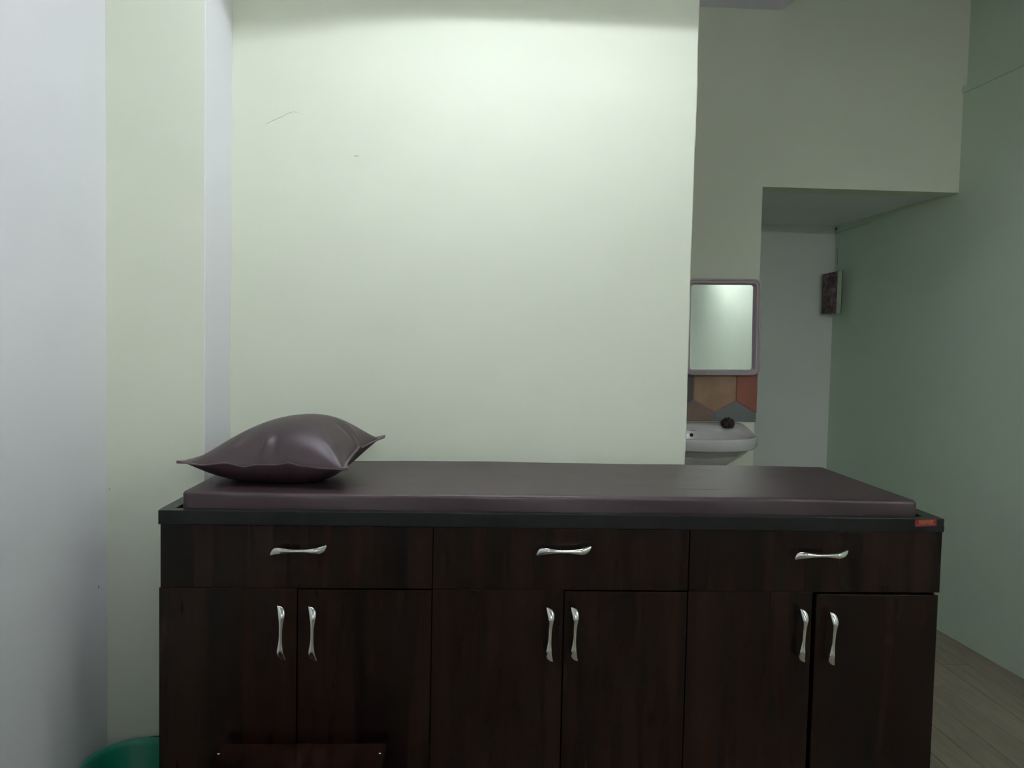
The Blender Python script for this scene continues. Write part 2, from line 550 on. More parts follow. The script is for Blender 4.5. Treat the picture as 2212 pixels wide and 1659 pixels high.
# ------------------------------------------------------------------ examination couch cabinet
XL, XR = -0.7032, 1.1268
ZT, ZS = 0.880, 0.8475
cab = empty('couch_cabinet', (0.21, 2.2, 0.0), 'long dark walnut couch cabinet with three drawers and six doors', 'cabinet')
bm = bmesh.new()
cx0, cx1, cy0, cy1 = XL + 0.003, XR - 0.004, Y_CAB + 0.0235, 2.505
add_box(bm, (cx0, cy0, 0.07), (cx0 + 0.018, cy1, ZS))
add_box(bm, (cx1 - 0.018, cy0, 0.07), (cx1, cy1, ZS))
add_box(bm, (cx0 + 0.018, cy1 - 0.012, 0.07), (cx1 - 0.018, cy1, ZS))
add_box(bm, (cx0 + 0.018, cy0, 0.07), (cx1 - 0.018, cy1 - 0.012, 0.088))
for xd in (-0.0815, 0.5178):
    add_box(bm, (xd - 0.009, cy0, 0.088), (xd + 0.009, cy1 - 0.012, ZS))
add_box(bm, (cx0 + 0.018, cy0 + 0.0005, 0.690), (cx1 - 0.018, cy1 - 0.012, 0.708))
carc = link('carcass', bm_mesh(bm, 'carcass'), m_laminate, cab)
box('plinth', (cx0 + 0.02, Y_CAB + 0.06, 0.0), (cx1 - 0.02, cy1, 0.07), m_black_lam, cab)

# top: slab with a shallow tray for the mattress
bm = bmesh.new()
tx0, tx1, ty0, ty1 = XL + 0.030, XR - 0.039, Y_CAB + 0.026, 2.497
B0, B1 = 0.860, ZT
add_box(bm, (XL, Y_CAB, ZS), (XR, 2.512, B0))
me_ = None
for a, b in (((XL, Y_CAB, B0), (XR, ty0, B1)), ((XL, ty1, B0), (XR, 2.512, B1)), ((XL, ty0, B0), (tx0, ty1, B1)), ((tx1, ty0, B0), (XR, ty1, B1))):
    add_box(bm, a, b)
bmesh.ops.remove_doubles(bm, verts=bm.verts[:], dist=0.00005)
fr = [f for f in bm.faces]
top = link('top_board', bm_mesh(bm, 'top_board'), m_black_lam, cab)
top['label'] = 'charcoal laminate top board'
bw = top.modifiers.new('bevel', 'BEVEL')
bw.width = 0.0012
bw.segments = 2
bw.limit_method = 'ANGLE'

# bow handle, one mesh for all nine
def handle_mesh():
    bm = bmesh.new()
    L = 0.0635
    # upper and lower edge of the left half (mm), a = 0 centre .. 1 tip; the right half is the same turned by 180 degrees
    TAB = [(0.0, 4.2, -4.2), (0.15, 4.4, -4.2), (0.30, 5.3, -4.4), (0.45, 6.9, -5.1), (0.58, 8.4, -6.2), (0.68, 9.0, -7.3), (0.78, 8.5, -8.5), (0.86, 6.9, -9.5), (0.93, 3.5, -10.3), (0.975, -1.5, -10.6), (0.995, -6.0, -10.2), (1.0, -8.4, -9.3)]

    def edge_at(a, col):
        for q in range(len(TAB) - 1):
            if a <= TAB[q + 1][0] + 1e-9:
                a0, a1 = TAB[q][0], TAB[q + 1][0]
                p0 = TAB[max(q - 1, 0)]
                p1, p2 = TAB[q], TAB[q + 1]
                p3 = TAB[min(q + 2, len(TAB) - 1)]
                t = (a - a0) / (a1 - a0)
                m1 = (p2[col] - p0[col]) / max(1e-6, p2[0] - p0[0]) * (a1 - a0)
                m2 = (p3[col] - p1[col]) / max(1e-6, p3[0] - p1[0]) * (a1 - a0)
                return (2 * t**3 - 3 * t**2 + 1) * p1[col] + (t**3 - 2 * t**2 + t) * m1 + (-2 * t**3 + 3 * t**2) * p2[col] + (t**3 - t**2) * m2
        return TAB[-1][col]

    path, rad = [], []
    N = 34
    al = [math.sin(math.pi / 2 * k / N) for k in range(N + 1)]
    for t in [-x for x in al[::-1]] + al[1:]:
        a = abs(t)
        up_, lo_ = edge_at(a, 1) / 1000, edge_at(a, 2) / 1000
        if t > 0:
            up_, lo_ = -lo_, -up_
        yo = 0.0280 - 0.0070 * smoothstep(0.55, 1.0, a)
        d = 0.0040 + 0.0016 * math.exp(-((a - 0.68) / 0.25) ** 2)
        if a > 0.80:
            d *= math.sqrt(max(0.04, 1 - ((a - 0.80) / 0.203) ** 2))
        path.append((t * L, -yo, (up_ + lo_) / 2))
        rad.append(((up_ - lo_) / 2, d))
    rings = []
    n = 24
    for p, (w, d) in zip(path, rad):
        ring = []
        for k in range(n):
            an = 2 * math.pi * k / n
            c, s_ = math.cos(an), math.sin(an)
            ring.append(bm.verts.new((p[0], p[1] - d * math.copysign(abs(s_) ** 1.05, s_), p[2] + w * c)))
        rings.append(ring)
    for a, b in zip(rings, rings[1:]):
        for k in range(n):
            bm.faces.new((a[k], a[(k + 1) % n], b[(k + 1) % n], b[k]))
    bm.faces.new(rings[0][::-1])
    bm.faces.new(rings[-1])
    for sx in (-0.048, 0.048):
        tube_bm(bm, [(sx, 0.0005, 0), (sx, -0.008, 0), (sx, -0.0255, 0)], [0.0062, 0.0042, 0.0046], 14)
    bmesh.ops.recalc_face_normals(bm, faces=bm.faces[:])
    me = bm_mesh(bm, 'handle')
    me.materials.append(m_chrome)
    for p in me.polygons:
        p.use_smooth = True
    return me


HME = handle_mesh()


def handle(par, x, z, vertical=False, tilt=0.0):
    o = bpy.data.objects.new('handle', HME)
    COL.objects.link(o)
    o.parent = par
    o.matrix_parent_inverse = Matrix.Translation(-parent_world(par))
    y = par['front_y']
    o.location = (x, y, z)
    # rotation about the outward axis
    o.rotation_euler = (0, (math.pi / 2 if vertical else 0) + tilt, 0)
    o['label'] = 'chrome bow handle'
    return o


def panel(name, x0, x1, z0, z1, yoff=0.0):
    a = (x0, Y_CAB + 0.003 + yoff, z0)
    b = (x1, Y_CAB + 0.0225 + yoff, z1)
    o = box(name, a, b, m_laminate, cab, bevel=0.0008, seg=2)
    o['front_y'] = a[1]
    # shift the mesh origin to its corner so that the grain differs from panel to panel
    return o


for (x0, x1, z0, hx, hz, tl) in ((XL + 0.004, -0.0825, 0.7025, -0.3845, 0.7950, math.radians(-1.5)),
                                 (-0.0800, 0.5165, 0.7025, 0.2200, 0.7995, math.radians(-1.0)),
                                 (0.5192, XR - 0.0020, 0.7015, 0.8250, 0.7955, math.radians(-1.2))):
    d = panel('drawer', x0, x1, z0, ZS - 0.0008)
    handle(d, hx, hz, False, tl)
for (x0, x1, z1, hx, hz, yo, tl) in ((XL + 0.001, -0.3915, 0.7015, -0.4215, 0.6045, 0.0, 0.01),
                                     (-0.3885, -0.0830, 0.6985, -0.3510, 0.6025, 0.0012, 0.0),
                                     (-0.0802, 0.2245, 0.7015, 0.1920, 0.6035, 0.0, 0.02),
                                     (0.2275, 0.5165, 0.6985, 0.2495, 0.6045, 0.0012, 0.01),
                                     (0.5190, 0.8165, 0.7005, 0.7885, 0.6030, 0.0010, 0.03),
                                     (0.8265, XR - 0.0050, 0.6955, 0.8590, 0.5965, -0.0005, 0.035)):
    d = panel('door', x0, x1, 0.085, z1, yo)
    handle(d, hx, hz, True, tl)

# maker's sticker on the edge of the top board
st_c = Vector((1.0815, Y_CAB, 0.8700))
st_m = Matrix.Translation(st_c) @ Matrix.Rotation(math.radians(-3.2), 4, 'Y')
bm = bmesh.new()
add_box(bm, (-0.0262, -0.0004, -0.0083), (0.0262, 0.0003, 0.0083))
bm.transform(st_m)
stick = link('sticker', bm_mesh(bm, 'sticker'), m_red, cab)
stick['label'] = 'red sticker with yellow lettering'


def lettering(txt, width, height, mtx, m, parent, name='lettering'):
    cu = bpy.data.curves.new(name, 'FONT')
    cu.body = txt
    cu.align_x = 'CENTER'
    cu.align_y = 'CENTER'
    cu.size = 1.0
    cu.offset = 0.018
    cu.resolution_u = 2
    tmp = bpy.data.objects.new('tmp', cu)
    COL.objects.link(tmp)
    bpy.context.view_layer.update()
    dg = bpy.context.evaluated_depsgraph_get()
    me = bpy.data.meshes.new_from_object(tmp.evaluated_get(dg))
    bpy.data.objects.remove(tmp)
    xs = [v.co.x for v in me.vertices]
    ys = [v.co.y for v in me.vertices]
    sx = width / (max(xs) - min(xs))
    sy_ = height / (max(ys) - min(ys))
    mx, my = (max(xs) + min(xs)) / 2, (max(ys) + min(ys)) / 2
    for v in me.vertices:
        # letters stand upright facing -Y
        v.co = mtx @ Vector(((v.co.x - mx) * sx, 0.0, (v.co.y - my) * sy_))
    me.materials.clear()
    o = link(name, me, m, parent)
    return o


lettering('VISHWALAXMI', 0.036, 0.0036, st_m @ Matrix.Translation((0.0005, -0.00055, 0.0046)), m_yellow, stick)
lettering('FURNITURE', 0.033, 0.0036, st_m @ Matrix.Translation((0.0005, -0.00055, 0.0000)), m_yellow, stick)
lettering('WHOLESALE FURNISHING', 0.043, 0.0021, st_m @ Matrix.Translation((0.0, -0.00055, -0.0044)), m_pink, stick)

# ------------------------------------------------------------------ mattress
MX0, MX1, MY0, MY1, MZ0, MZ1 = -0.6613, 1.077, Y_CAB + 0.0300, 2.4826, 0.8605, 0.9180


def rounded_slab(name, x0, x1, y0, y1, z0, z1, r, m, nx=180, ny=40, wav=0.0):
    bm = bmesh.new()
    # profile across the section: list of (inset, z)
    prof = []
    K = 6
    prof.append((0.004, z0))
    prof.append((0.0, z0 + 0.004))
    prof.append((0.0, z0 + 0.016))
    prof.append((0.0, z1 - r - 0.006))
    for k in range(K + 1):
        a = math.pi / 2 * k / K
        prof.append((r - r * math.cos(a), z1 - r + r * math.sin(a)))
    for ins in (0.012, 0.025, 0.05, 0.10):
        prof.append((r + ins, z1 + 0.0006 * min(1, ins / 0.05)))

    def outline(ins):
        cr_ = max(0.006 - ins, 0.0008) if ins < 0.006 else 0.0008
        pts = []
        X0, X1, Y0, Y1 = x0 + ins, x1 - ins, y0 + ins, y1 - ins
        def seg(a, b, n):
            for i in range(n):
                t = i / n
                pts.append((a[0] + (b[0] - a[0]) * t, a[1] + (b[1] - a[1]) * t))
        c = 0.010 * max(0.15, 1 - ins / 0.02)
        seg((X0 + c, Y0), (X1 - c, Y0), nx)
        seg((X1 - c, Y0), (X1 - c * .3, Y0 + c * .3), 2)
        seg((X1 - c * .3, Y0 + c * .3), (X1, Y0 + c), 2)
        seg((X1, Y0 + c), (X1, Y1 - c), ny)
        seg((X1, Y1 - c), (X1 - c * .3, Y1 - c * .3), 2)
        seg((X1 - c * .3, Y1 - c * .3), (X1 - c, Y1), 2)
        seg((X1 - c, Y1), (X0 + c, Y1), nx)
        seg((X0 + c, Y1), (X0 + c * .3, Y1 - c * .3), 2)
        seg((X0 + c * .3, Y1 - c * .3), (X0, Y1 - c), 2)
        seg((X0, Y1 - c), (X0, Y0 + c), ny)
        seg((X0, Y0 + c), (X0 + c * .3, Y0 + c * .3), 2)
        seg((X0 + c * .3, Y0 + c * .3), (X0 + c, Y0), 2)
        return pts

    rings = []
    for ins, z in prof:
        ring = []
        for (x, y) in outline(ins):
            dz = 0.0
            if z > z1 - 0.02:
                dz = wav * (math.sin(x * 9.0 + 1.3) * 0.5 + math.sin(x * 23.0 + y * 5) * 0.25 + math.sin(x * 4.1 + y * 3) * 0.4)
                dz -= 0.0018 * math.exp(-((x + 0.42) / 0.25) ** 2)
            dy = 0.0
            if ins < 0.02:
                dy = wav * 0.8 * math.sin(x * 13.0 + z * 60)
            ring.append(bm.verts.new((x, y + dy * (1 if y < (y0 + y1) / 2 else 0), z + dz)))
        rings.append(ring)
    n = len(rings[0])
    for a, b in zip(rings, rings[1:]):
        for k in range(n):
            bm.faces.new((a[k], a[(k + 1) % n], b[(k + 1) % n], b[k]))
    bm.faces.new(rings[0][::-1])
    bm.faces.new(rings[-1])
    bmesh.ops.recalc_face_normals(bm, faces=bm.faces[:])
    return link(name, bm_mesh(bm, name), m, None, True)


mattress = rounded_slab('mattress', MX0, MX1, MY0, MY1, MZ0, MZ1, 0.0085, m_vinyl, wav=0.0014)
tag(mattress, 'long thin brown vinyl mattress lying on the couch cabinet', 'mattress')

# ------------------------------------------------------------------ pillow
C00 = Vector((-0.678, 1.992, 0.976))   # front left
C10 = Vector((-0.300, 1.985, 0.966))   # front right
C11 = Vector((-0.246, 2.300, 1.004))   # back right
C01 = Vector((-0.655, 2.330, 0.975))   # back left
NU, NV = 96, 84


FRONT = [(-1, 0), (-0.77, -0.0052), (-0.5, 0.0012), (-0.25, -0.0066), (-0.11, 0.0), (0.14, 0.001), (0.30, 0.0078), (0.43, 0.0024), (0.72, -0.001), (1, 0)]
RIGHT = [(-1, 0), (-0.80, 0.004), (-0.45, 0.003), (-0.05, 0.006), (0.12, 0.011), (0.17, 0.004), (0.55, 0.002), (1, 0)]


def lut(tab, x):
    for q in range(len(tab) - 1):
        if x <= tab[q + 1][0]:
            t = (x - tab[q][0]) / (tab[q + 1][0] - tab[q][0])
            t = t * 0.5 + (t * t * (3 - 2 * t)) * 0.5
            return tab[q][1] + (tab[q + 1][1] - tab[q][1]) * t
    return tab[-1][1]


def seam_pt(u, v):
    a, b = (u + 1) / 2, (v + 1) / 2
    p = (C00 * (1 - a) + C10 * a) * (1 - b) + (C01 * (1 - a) + C11 * a) * b
    # edges pull in between the corners
    p.y += 0.018 * (1 - u * u) * max(0, -v) ** 3
    p.y -= 0.020 * (1 - u * u) * max(0, v) ** 3
    p.x += 0.010 * (1 - v * v) * max(0, -u) ** 3
    p.x -= 0.020 * (1 - v * v) * max(0, u) ** 3
    p.z += lut(FRONT, u) * max(0, -v) ** 6
    p.z += lut(RIGHT, v) * max(0, u) ** 8
    return p


def fat(u, v):
    if u < 0.22:
        a = (1 - ((0.22 - u) / 1.22) ** 2) ** 1.05
    else:
        a = max(0.0, 1 - ((u - 0.22) / 0.78) ** 2.2) ** 0.72
    b = max(0.0, 1 - abs(v) ** 2.3)
    return max(0.0, a) * (b ** 0.60)


def fat_low(u, v):
    a = max(0.0, 1 - abs(u) ** 2.6)
    b = max(0.0, 1 - abs(v) ** 2.3)
    return (a ** 0.60) * (b ** 0.60)


bm = bmesh.new()
topv, botv = {}, {}
for i in range(NU + 1):
    for j in range(NV + 1):
        u = math.sin((-1 + 2 * i / NU) * math.pi / 2 * 0.98) / math.sin(math.pi / 2 * 0.98)
        v = math.sin((-1 + 2 * j / NV) * math.pi / 2 * 0.98) / math.sin(math.pi / 2 * 0.98)
        p = seam_pt(u, v)
        f = fat(u, v)
        h = 0.097 * f
        # pleats rising from the front seam
        fr_ = math.exp(-((v + 0.87) / 0.12) ** 2)
        h += 0.0075 * fr_ * math.exp(-((u + 0.02 - 0.10 * (v + 0.8)) / 0.045) ** 2)
        h -= 0.0095 * fr_ * math.exp(-((u + 0.13) / 0.055) ** 2)
        h -= 0.0065 * fr_ * math.exp(-((u - 0.10) / 0.05) ** 2)
        h -= 0.0060 * math.exp(-((v + 0.66) / 0.16) ** 2) * math.exp(-((u + 0.42) / 0.10) ** 2)
        h += 0.0060 * math.exp(-((u - 0.75) / 0.20) ** 2) * math.exp(-((v + 0.72 + (u - 0.75) * 0.9) / 0.07) ** 2)
        h -= 0.0050 * math.exp(-((u - 0.62) / 0.20) ** 2) * math.exp(-((v + 0.55 + (u - 0.62) * 0.9) / 0.09) ** 2)
        sd = math.exp(-((u - 0.80) / 0.14) ** 2)
        h -= 0.0050 * sd * math.exp(-((v - 0.05) / 0.08) ** 2)
        h += 0.0030 * sd * math.exp(-((v - 0.28) / 0.08) ** 2)
        hb = 0.070 * fat_low(u, v)
        edge = i in (0, NU) or j in (0, NV)
        t = bm.verts.new((p.x, p.y, p.z + (0 if edge else max(h, 0.0))))
        topv[i, j] = t
        if edge:
            botv[i, j] = t
        else:
            zb = p.z - hb
            if zb < MZ1 + 0.0025:
                zb = MZ1 + 0.0025 + 0.0004 * math.sin(20 * u)
            botv[i, j] = bm.verts.new((p.x, p.y, zb))
for i in range(NU):
    for j in range(NV):
        bm.faces.new((topv[i, j], topv[i + 1, j], topv[i + 1, j + 1], topv[i, j + 1]))
        q = (botv[i, j], botv[i, j + 1], botv[i + 1, j + 1], botv[i + 1, j])
        if len(set(q)) >= 3:
            bm.faces.new(q)
pil = link('pillow', bm_mesh(bm, 'pillow'), m_vinyl, None, True)
tag(pil, 'puffy brown vinyl pillow with a sewn flat edge on the mattress', 'pillow')
# flat stitched border around it
loop = [(i, 0) for i in range(NU)] + [(NU, j) for j in range(NV)] + [(i, NV) for i in range(NU, 0, -1)] + [(0, j) for j in range(NV, 0, -1)]
cen = (C00 + C10 + C11 + C01) / 4
bm = bmesh.new()
ri = []
for (i, j) in loop:
    u = math.sin((-1 + 2 * i / NU) * math.pi / 2 * 0.98) / math.sin(math.pi / 2 * 0.98)
    v = math.sin((-1 + 2 * j / NV) * math.pi / 2 * 0.98) / math.sin(math.pi / 2 * 0.98)
    p = seam_pt(u, v)
    out = Vector((0, 0, 0))
    wu, wv = abs(u) ** 30, abs(v) ** 30
    out = Vector((math.copysign(wu, u), math.copysign(wv, v), 0))
    out = out.normalized() if out.length > 0 else Vector((0, -1, 0))
    corner = (abs(u) ** 14) * (abs(v) ** 14)
    w = 0.0070 + 0.008 * corner
    lift = 0.0012 + 0.003 * corner * (1.6 if (u > 0 and v > 0) else 0.5)
    th = 0.0011 + 0.0022 * corner
    pi_ = p - out * 0.004
    po = p + out * w + Vector((0, 0, lift))
    ri.append([bm.verts.new(pi_ + Vector((0, 0, th))), bm.verts.new(po + Vector((0, 0, th))), bm.verts.new(po - Vector((0, 0, th))), bm.verts.new(pi_ - Vector((0, 0, th)))])
n = len(ri)
for k in range(n):
    a, b = ri[k], ri[(k + 1) % n]
    for q in range(4):
        bm.faces.new((a[q], a[(q + 1) % 4], b[(q + 1) % 4], b[q]))
bmesh.ops.recalc_face_normals(bm, faces=bm.faces[:])
link('sewn_edge', bm_mesh(bm, 'sewn_edge'), m_seam, pil, False)

# ------------------------------------------------------------------ step stool in front of the cabinet
SZ = 0.350
stool = empty('step_stool', (-0.366, 1.72, 0.0), 'dark wooden step stool standing in front of the left cabinet doors', 'stool')
sx0, sx1, sy0, sy1 = -0.553, -0.179, 1.575, 1.882
box('step_board', (sx0, sy0, SZ - 0.022), (sx1, sy1, SZ), m_laminate, stool, bevel=0.002)
box('step_board', (sx0 + 0.018, sy0 - 0.20, 0.165), (sx1 - 0.018, sy0 + 0.03, 0.187), m_laminate, stool, bevel=0.002)
for xa in (sx0 + 0.002, sx1 - 0.020):
    bm = bmesh.new()
    pts = [(sy0 - 0.19, 0.0), (sy1 - 0.01, 0.0), (sy1 - 0.01, SZ - 0.0225), (sy0 + 0.01, SZ - 0.0225), (sy0 + 0.01, 0.164), (sy0 - 0.19, 0.164)]
    A = [bm.verts.new((xa, y, z)) for y, z in pts]
    Bv = [bm.verts.new((xa + 0.018, y, z)) for y, z in pts]
    bm.faces.new(A)
    bm.faces.new(Bv[::-1])
    for k in range(6):
        bm.faces.new((A[k], A[(k + 1) % 6], Bv[(k + 1) % 6], Bv[k]))
    bmesh.ops.recalc_face_normals(bm, faces=bm.faces[:])
    link('side_board', bm_mesh(bm, 'side_board'), m_laminate, stool)
box('back_board', (sx0 + 0.021, sy1 - 0.028, 0.12), (sx1 - 0.021, sy1 - 0.011, SZ - 0.023), m_laminate, stool)
for px in (-0.545, -0.189):
    s = lathe('screw_cap', [(0.0001, 0.0022), (0.0022, 0.0019), (0.0036, 0.0009), (0.004, 0.0), (0.0001, -0.0005)], (px, 1.835, SZ), m_chrome, stool, n=16)
    s['label'] = 'small shiny screw cap'

# ------------------------------------------------------------------ green tub
TX, TY, TR, TZ = -0.842, 2.125, 0.1265, 0.186
tub = empty('plastic_tub', (TX, TY, 0), 'green round plastic tub on the floor left of the cabinet', 'tub')
lathe('tub_body', [(0.092, 0.0), (0.097, 0.004), (TR - 0.012, TZ - 0.012), (TR - 0.004, TZ - 0.011), (TR + 0.0005, TZ - 0.006), (TR, TZ - 0.001), (TR - 0.004, TZ),
                   (TR - 0.010, TZ - 0.002), (TR - 0.016, TZ - 0.014), (0.094, 0.010), (0.09, 0.006)], (TX, TY, 0.0), m_tub, tub, n=64)
tube('tub_rim_highlight', [(TX + (TR - 0.002) * math.cos(2 * math.pi * k / 48), TY + (TR - 0.002) * math.sin(2 * math.pi * k / 48), TZ - 0.0015) for k in range(49)], [0.0032] * 49, m_rim_glint, tub, n=8)  # ring added to draw the highlight on the rim
hp = []
for k in range(9):
    a = math.radians(104 - 84 * k / 8)
    hp.append((TX + (TR + 0.004) * math.cos(a), TY + (TR + 0.004) * math.sin(a), TZ - 0.004 + 0.011 * smoothstep(0, 6, k)))
hnd = tube('carry_handle', hp, [0.002, 0.0035, 0.0045, 0.005, 0.005, 0.005, 0.005, 0.005, 0.004], m_dark, tub, n=8)
hnd['label'] = 'dark carry handle behind the rim'

# ------------------------------------------------------------------ hexagon tiles behind the washbasin
W_T = 0.190
S_T = W_T / math.sqrt(3)
Z_EDGE_LO = 1.0355     # lower side corner height of the tile row behind the mirror's lower edge
TXL, TXR, TZ0, TZ1 = 0.20, 1.274, 0.944, 1.36


def clip(poly, ax, val, keep_less):
    out = []
    for k in range(len(poly)):
        p, q = poly[k], poly[(k + 1) % len(poly)]
        ip = (p[ax] <= val) == keep_less
        iq = (q[ax] <= val) == keep_less
        if ip:
            out.append(p)
        if ip != iq:
            t = (val - p[ax]) / (q[ax] - p[ax])
            out.append((p[0] + (q[0] - p[0]) * t, p[1] + (q[1] - p[1]) * t))
    return out


box('tile_bed', (TXL, Y_BACK - 0.0055, TZ0), (TXR - 0.001, Y_BACK - 0.0001, TZ1), m_tilejoint, wb)
tile_cols = {(0, 0): 'ochre', (0, 1): 'terracotta', (0, -1): 'dark', (-1, 0): 'brown', (-1, 1): 'slate', (-1, -1): 'brown', (1, 0): 'slate', (1, 1): 'brown'}
names = list(m_tiles)
cz0 = Z_EDGE_LO + S_T / 2
cx_t = 1.082
for r in range(-2, 4):
    for c in range(-6, 3):
        ccx = cx_t + c * W_T - (W_T / 2 if r % 2 else 0)
        ccz = cz0 + r * 1.5 * S_T
        g = 0.0018
        sc = (W_T / 2 - g) / (W_T / 2)
        poly = [(ccx + sc * S_T * math.sin(math.radians(60 * k)), ccz + sc * S_T * math.cos(math.radians(60 * k))) for k in range(6)]
        for ax, val, less in ((0, TXL, False), (0, TXR, True), (1, TZ0, False), (1, TZ1, True)):
            if poly:
                poly = clip(poly, ax, val, less)
        if len(poly) < 3:
            continue
        area = abs(sum(poly[k][0] * poly[(k + 1) % len(poly)][1] - poly[(k + 1) % len(poly)][0] * poly[k][1] for k in range(len(poly)))) / 2
        if area < 0.0004:
            continue
        key = tile_cols.get((r, c), names[(r * 3 + c * 5) % 5])
        bm = bmesh.new()
        f0 = Y_BACK - 0.0085
        mx = sum(p[0] for p in poly) / len(poly)
        mz = sum(p[1] for p in poly) / len(poly)
        fa = [bm.verts.new((mx + (x - mx) * 0.965, f0, mz + (z - mz) * 0.965)) for x, z in poly]
        fb = [bm.verts.new((x, f0 + 0.0015, z)) for x, z in poly]
        fc = [bm.verts.new((x, Y_BACK - 0.001, z)) for x, z in poly]
        nn_ = len(poly)
        bm.faces.new(fa)
        for A, Bv in ((fa, fb), (fb, fc)):
            for k in range(nn_):
                bm.faces.new((A[k], A[(k + 1) % nn_], Bv[(k + 1) % nn_], Bv[k]))
        bm.faces.new(fc[::-1])
        bmesh.ops.recalc_face_normals(bm, faces=bm.faces[:])
        link('tile', bm_mesh(bm, 'tile'), m_tiles[key], wb)

# ------------------------------------------------------------------ washbasin
SCX = 0.957
sink = empty('wall_washbasin', (SCX, Y_BACK - 0.01, 0.70), 'white ceramic washbasin on the wall below the mirror', 'sink')
WALL = Y_BACK - 0.0095


def outer_pt(th, s=1.0):
    """outer plan outline; th from 0 (right back corner) over the front to the left back corner"""
    # control points of the right half, mirrored
    pts = [(0.232, 0.0), (0.248, -0.10), (0.252, -0.18), (0.240, -0.245), (0.203, -0.305), (0.15, -0.350), (0.075, -0.374), (0.0, -0.382)]
    seg = th * (len(pts) - 1)
    k = min(int(seg), len(pts) - 2)
    t = seg - k
    P = [Vector(pts[max(0, min(len(pts) - 1, k + q))]) for q in (-1, 0, 1, 2)]
    if k + 2 > len(pts) - 1:
        P[3] = Vector((-pts[-2][0], pts[-2][1]))
    p = 0.5 * ((2 * P[1]) + (-P[0] + P[2]) * t + (2 * P[0] - 5 * P[1] + 4 * P[2] - P[3]) * t * t + (-P[0] + 3 * P[1] - 3 * P[2] + P[3]) * t ** 3)
    return p


NS = 72      # front half outline samples
NB = 24      # back edge samples
plan = []
for k in range(NS):
    t = k / NS * 2
    if t <= 1:
        p = outer_pt(t)
        plan.append((p.x, p.y))
    else:
        p = outer_pt(2 - t)
        plan.append((-p.x, p.y))
for k in range(NB):
    plan.append((-0.232 + 0.464 * k / NB, 0.0))
NP = len(plan)
icx, icy, ia, ib = 0.0, -0.200, 0.215, 0.138


def inner(k, s):
    x, y = plan[k]
    an = math.atan2((y - icy) / ib, (x - icx) / ia)
    e = 2.5
    c, q = math.cos(an), math.sin(an)
    rr = (abs(c) ** e + abs(q) ** e) ** (-1 / e)
    return (icx + ia * s * rr * c, icy + ib * s * rr * q)


def deck(y):      # rim rises towards the wall
    return 0.903 + 0.037 * smoothstep(-0.21, -0.03, y)


bm = bmesh.new()
rings = []


def ring(fn):
    rings.append([bm.verts.new((SCX + x, WALL + y, z)) for x, y, z in (fn(k) for k in range(NP))])


def scl(k, s, z, dy=0.0):
    x, y = plan[k]
    return (x * s, min(0.0, (y * s) + dy * (1 - s)), z)


ring(lambda k: scl(k, 0.25, 0.735))
ring(lambda k: scl(k, 0.40, 0.745))
ring(lambda k: scl(k, 0.62, 0.775))
ring(lambda k: scl(k, 0.80, 0.815))
ring(lambda k: scl(k, 0.905, 0.846))
ring(lambda k: scl(k, 0.955, 0.855 + 0.012 * smoothstep(-0.36, -0.15, plan[k][1])))
ring(lambda k: scl(k, 0.985, 0.853 + 0.014 * smoothstep(-0.36, -0.15, plan[k][1])))
ring(lambda k: scl(k, 0.998, 0.858 + 0.013 * smoothstep(-0.36, -0.15, plan[k][1])))
ring(lambda k: scl(k, 1.0, deck(plan[k][1]) - 0.008))
ring(lambda k: scl(k, 0.996, deck(plan[k][1]) - 0.002))
ring(lambda k: scl(k, 0.985, deck(plan[k][1])))
def mixr(k, t, dz=0.0):
    a = scl(k, 0.985, 0)
    b = inner(k, 1.0)
    x, y = a[0] * (1 - t) + b[0] * t, a[1] * (1 - t) + b[1] * t
    return (x, y, deck(y) + dz)
ring(lambda k: mixr(k, 0.35, -0.001))
ring(lambda k: mixr(k, 0.8, -0.003))
ring(lambda k: mixr(k, 1.0, -0.006))
for s, z in ((0.975, 0.900), (0.945, 0.885), (0.90, 0.860), (0.80, 0.820), (0.62, 0.790), (0.35, 0.775), (0.12, 0.770)):
    def g(k, s=s, z=z):
        x, y = inner(k, s)
        zt = deck(inner(k, 1.0)[1]) - 0.006
        return (x, y, min(z, zt - 0.004 - (0.975 - s) * 0.2))
    ring(g)
for a, b in zip(rings, rings[1:]):
    for k in range(NP):
        bm.faces.new((a[k], a[(k + 1) % NP], b[(k + 1) % NP], b[k]))
bm.faces.new(rings[0][::-1])
bm.faces.new(rings[-1])
bmesh.ops.recalc_face_normals(bm, faces=bm.faces[:])
link('bowl', bm_mesh(bm, 'bowl'), m_ceramic, sink, True)
# pedestal shroud under the bowl
bm = bmesh.new()
rg = []
for z, w, d in ((0.05, 0.085, 0.15), (0.30, 0.075, 0.14), (0.60, 0.078, 0.15), (0.735, 0.10, 0.19), (0.775, 0.12, 0.22)):
    rg.append([bm.verts.new((SCX + w * math.cos(math.pi * k / 16), WALL - 0.001 - d * math.sin(math.pi * k / 16), z)) for k in range(17)])
for a, b in zip(rg, rg[1:]):
    for k in range(16):
        bm.faces.new((a[k], a[k + 1], b[k + 1], b[k]))
    bm.faces.new((a[16], a[0], b[0], b[16]))
bm.faces.new(rg[0])
bm.faces.new(rg[-1][::-1])
bmesh.ops.recalc_face_normals(bm, faces=bm.faces[:])
link('pedestal', bm_mesh(bm, 'pedestal'), m_ceramic, sink, True)
# overflow hole on the back wall of the bowl
hy = WALL + icy + ib * 0.955 - 0.002
tube('overflow_hole', [(0.9640, hy + 0.004, 0.8885), (0.9640, hy - 0.0022, 0.8885)], [0.0078, 0.0078], m_ink, sink, n=20)
lettering('Parryware', 0.028, 0.0048, Matrix.Translation((0.9680, hy - 0.0015, 0.9070)), m_ink, sink)

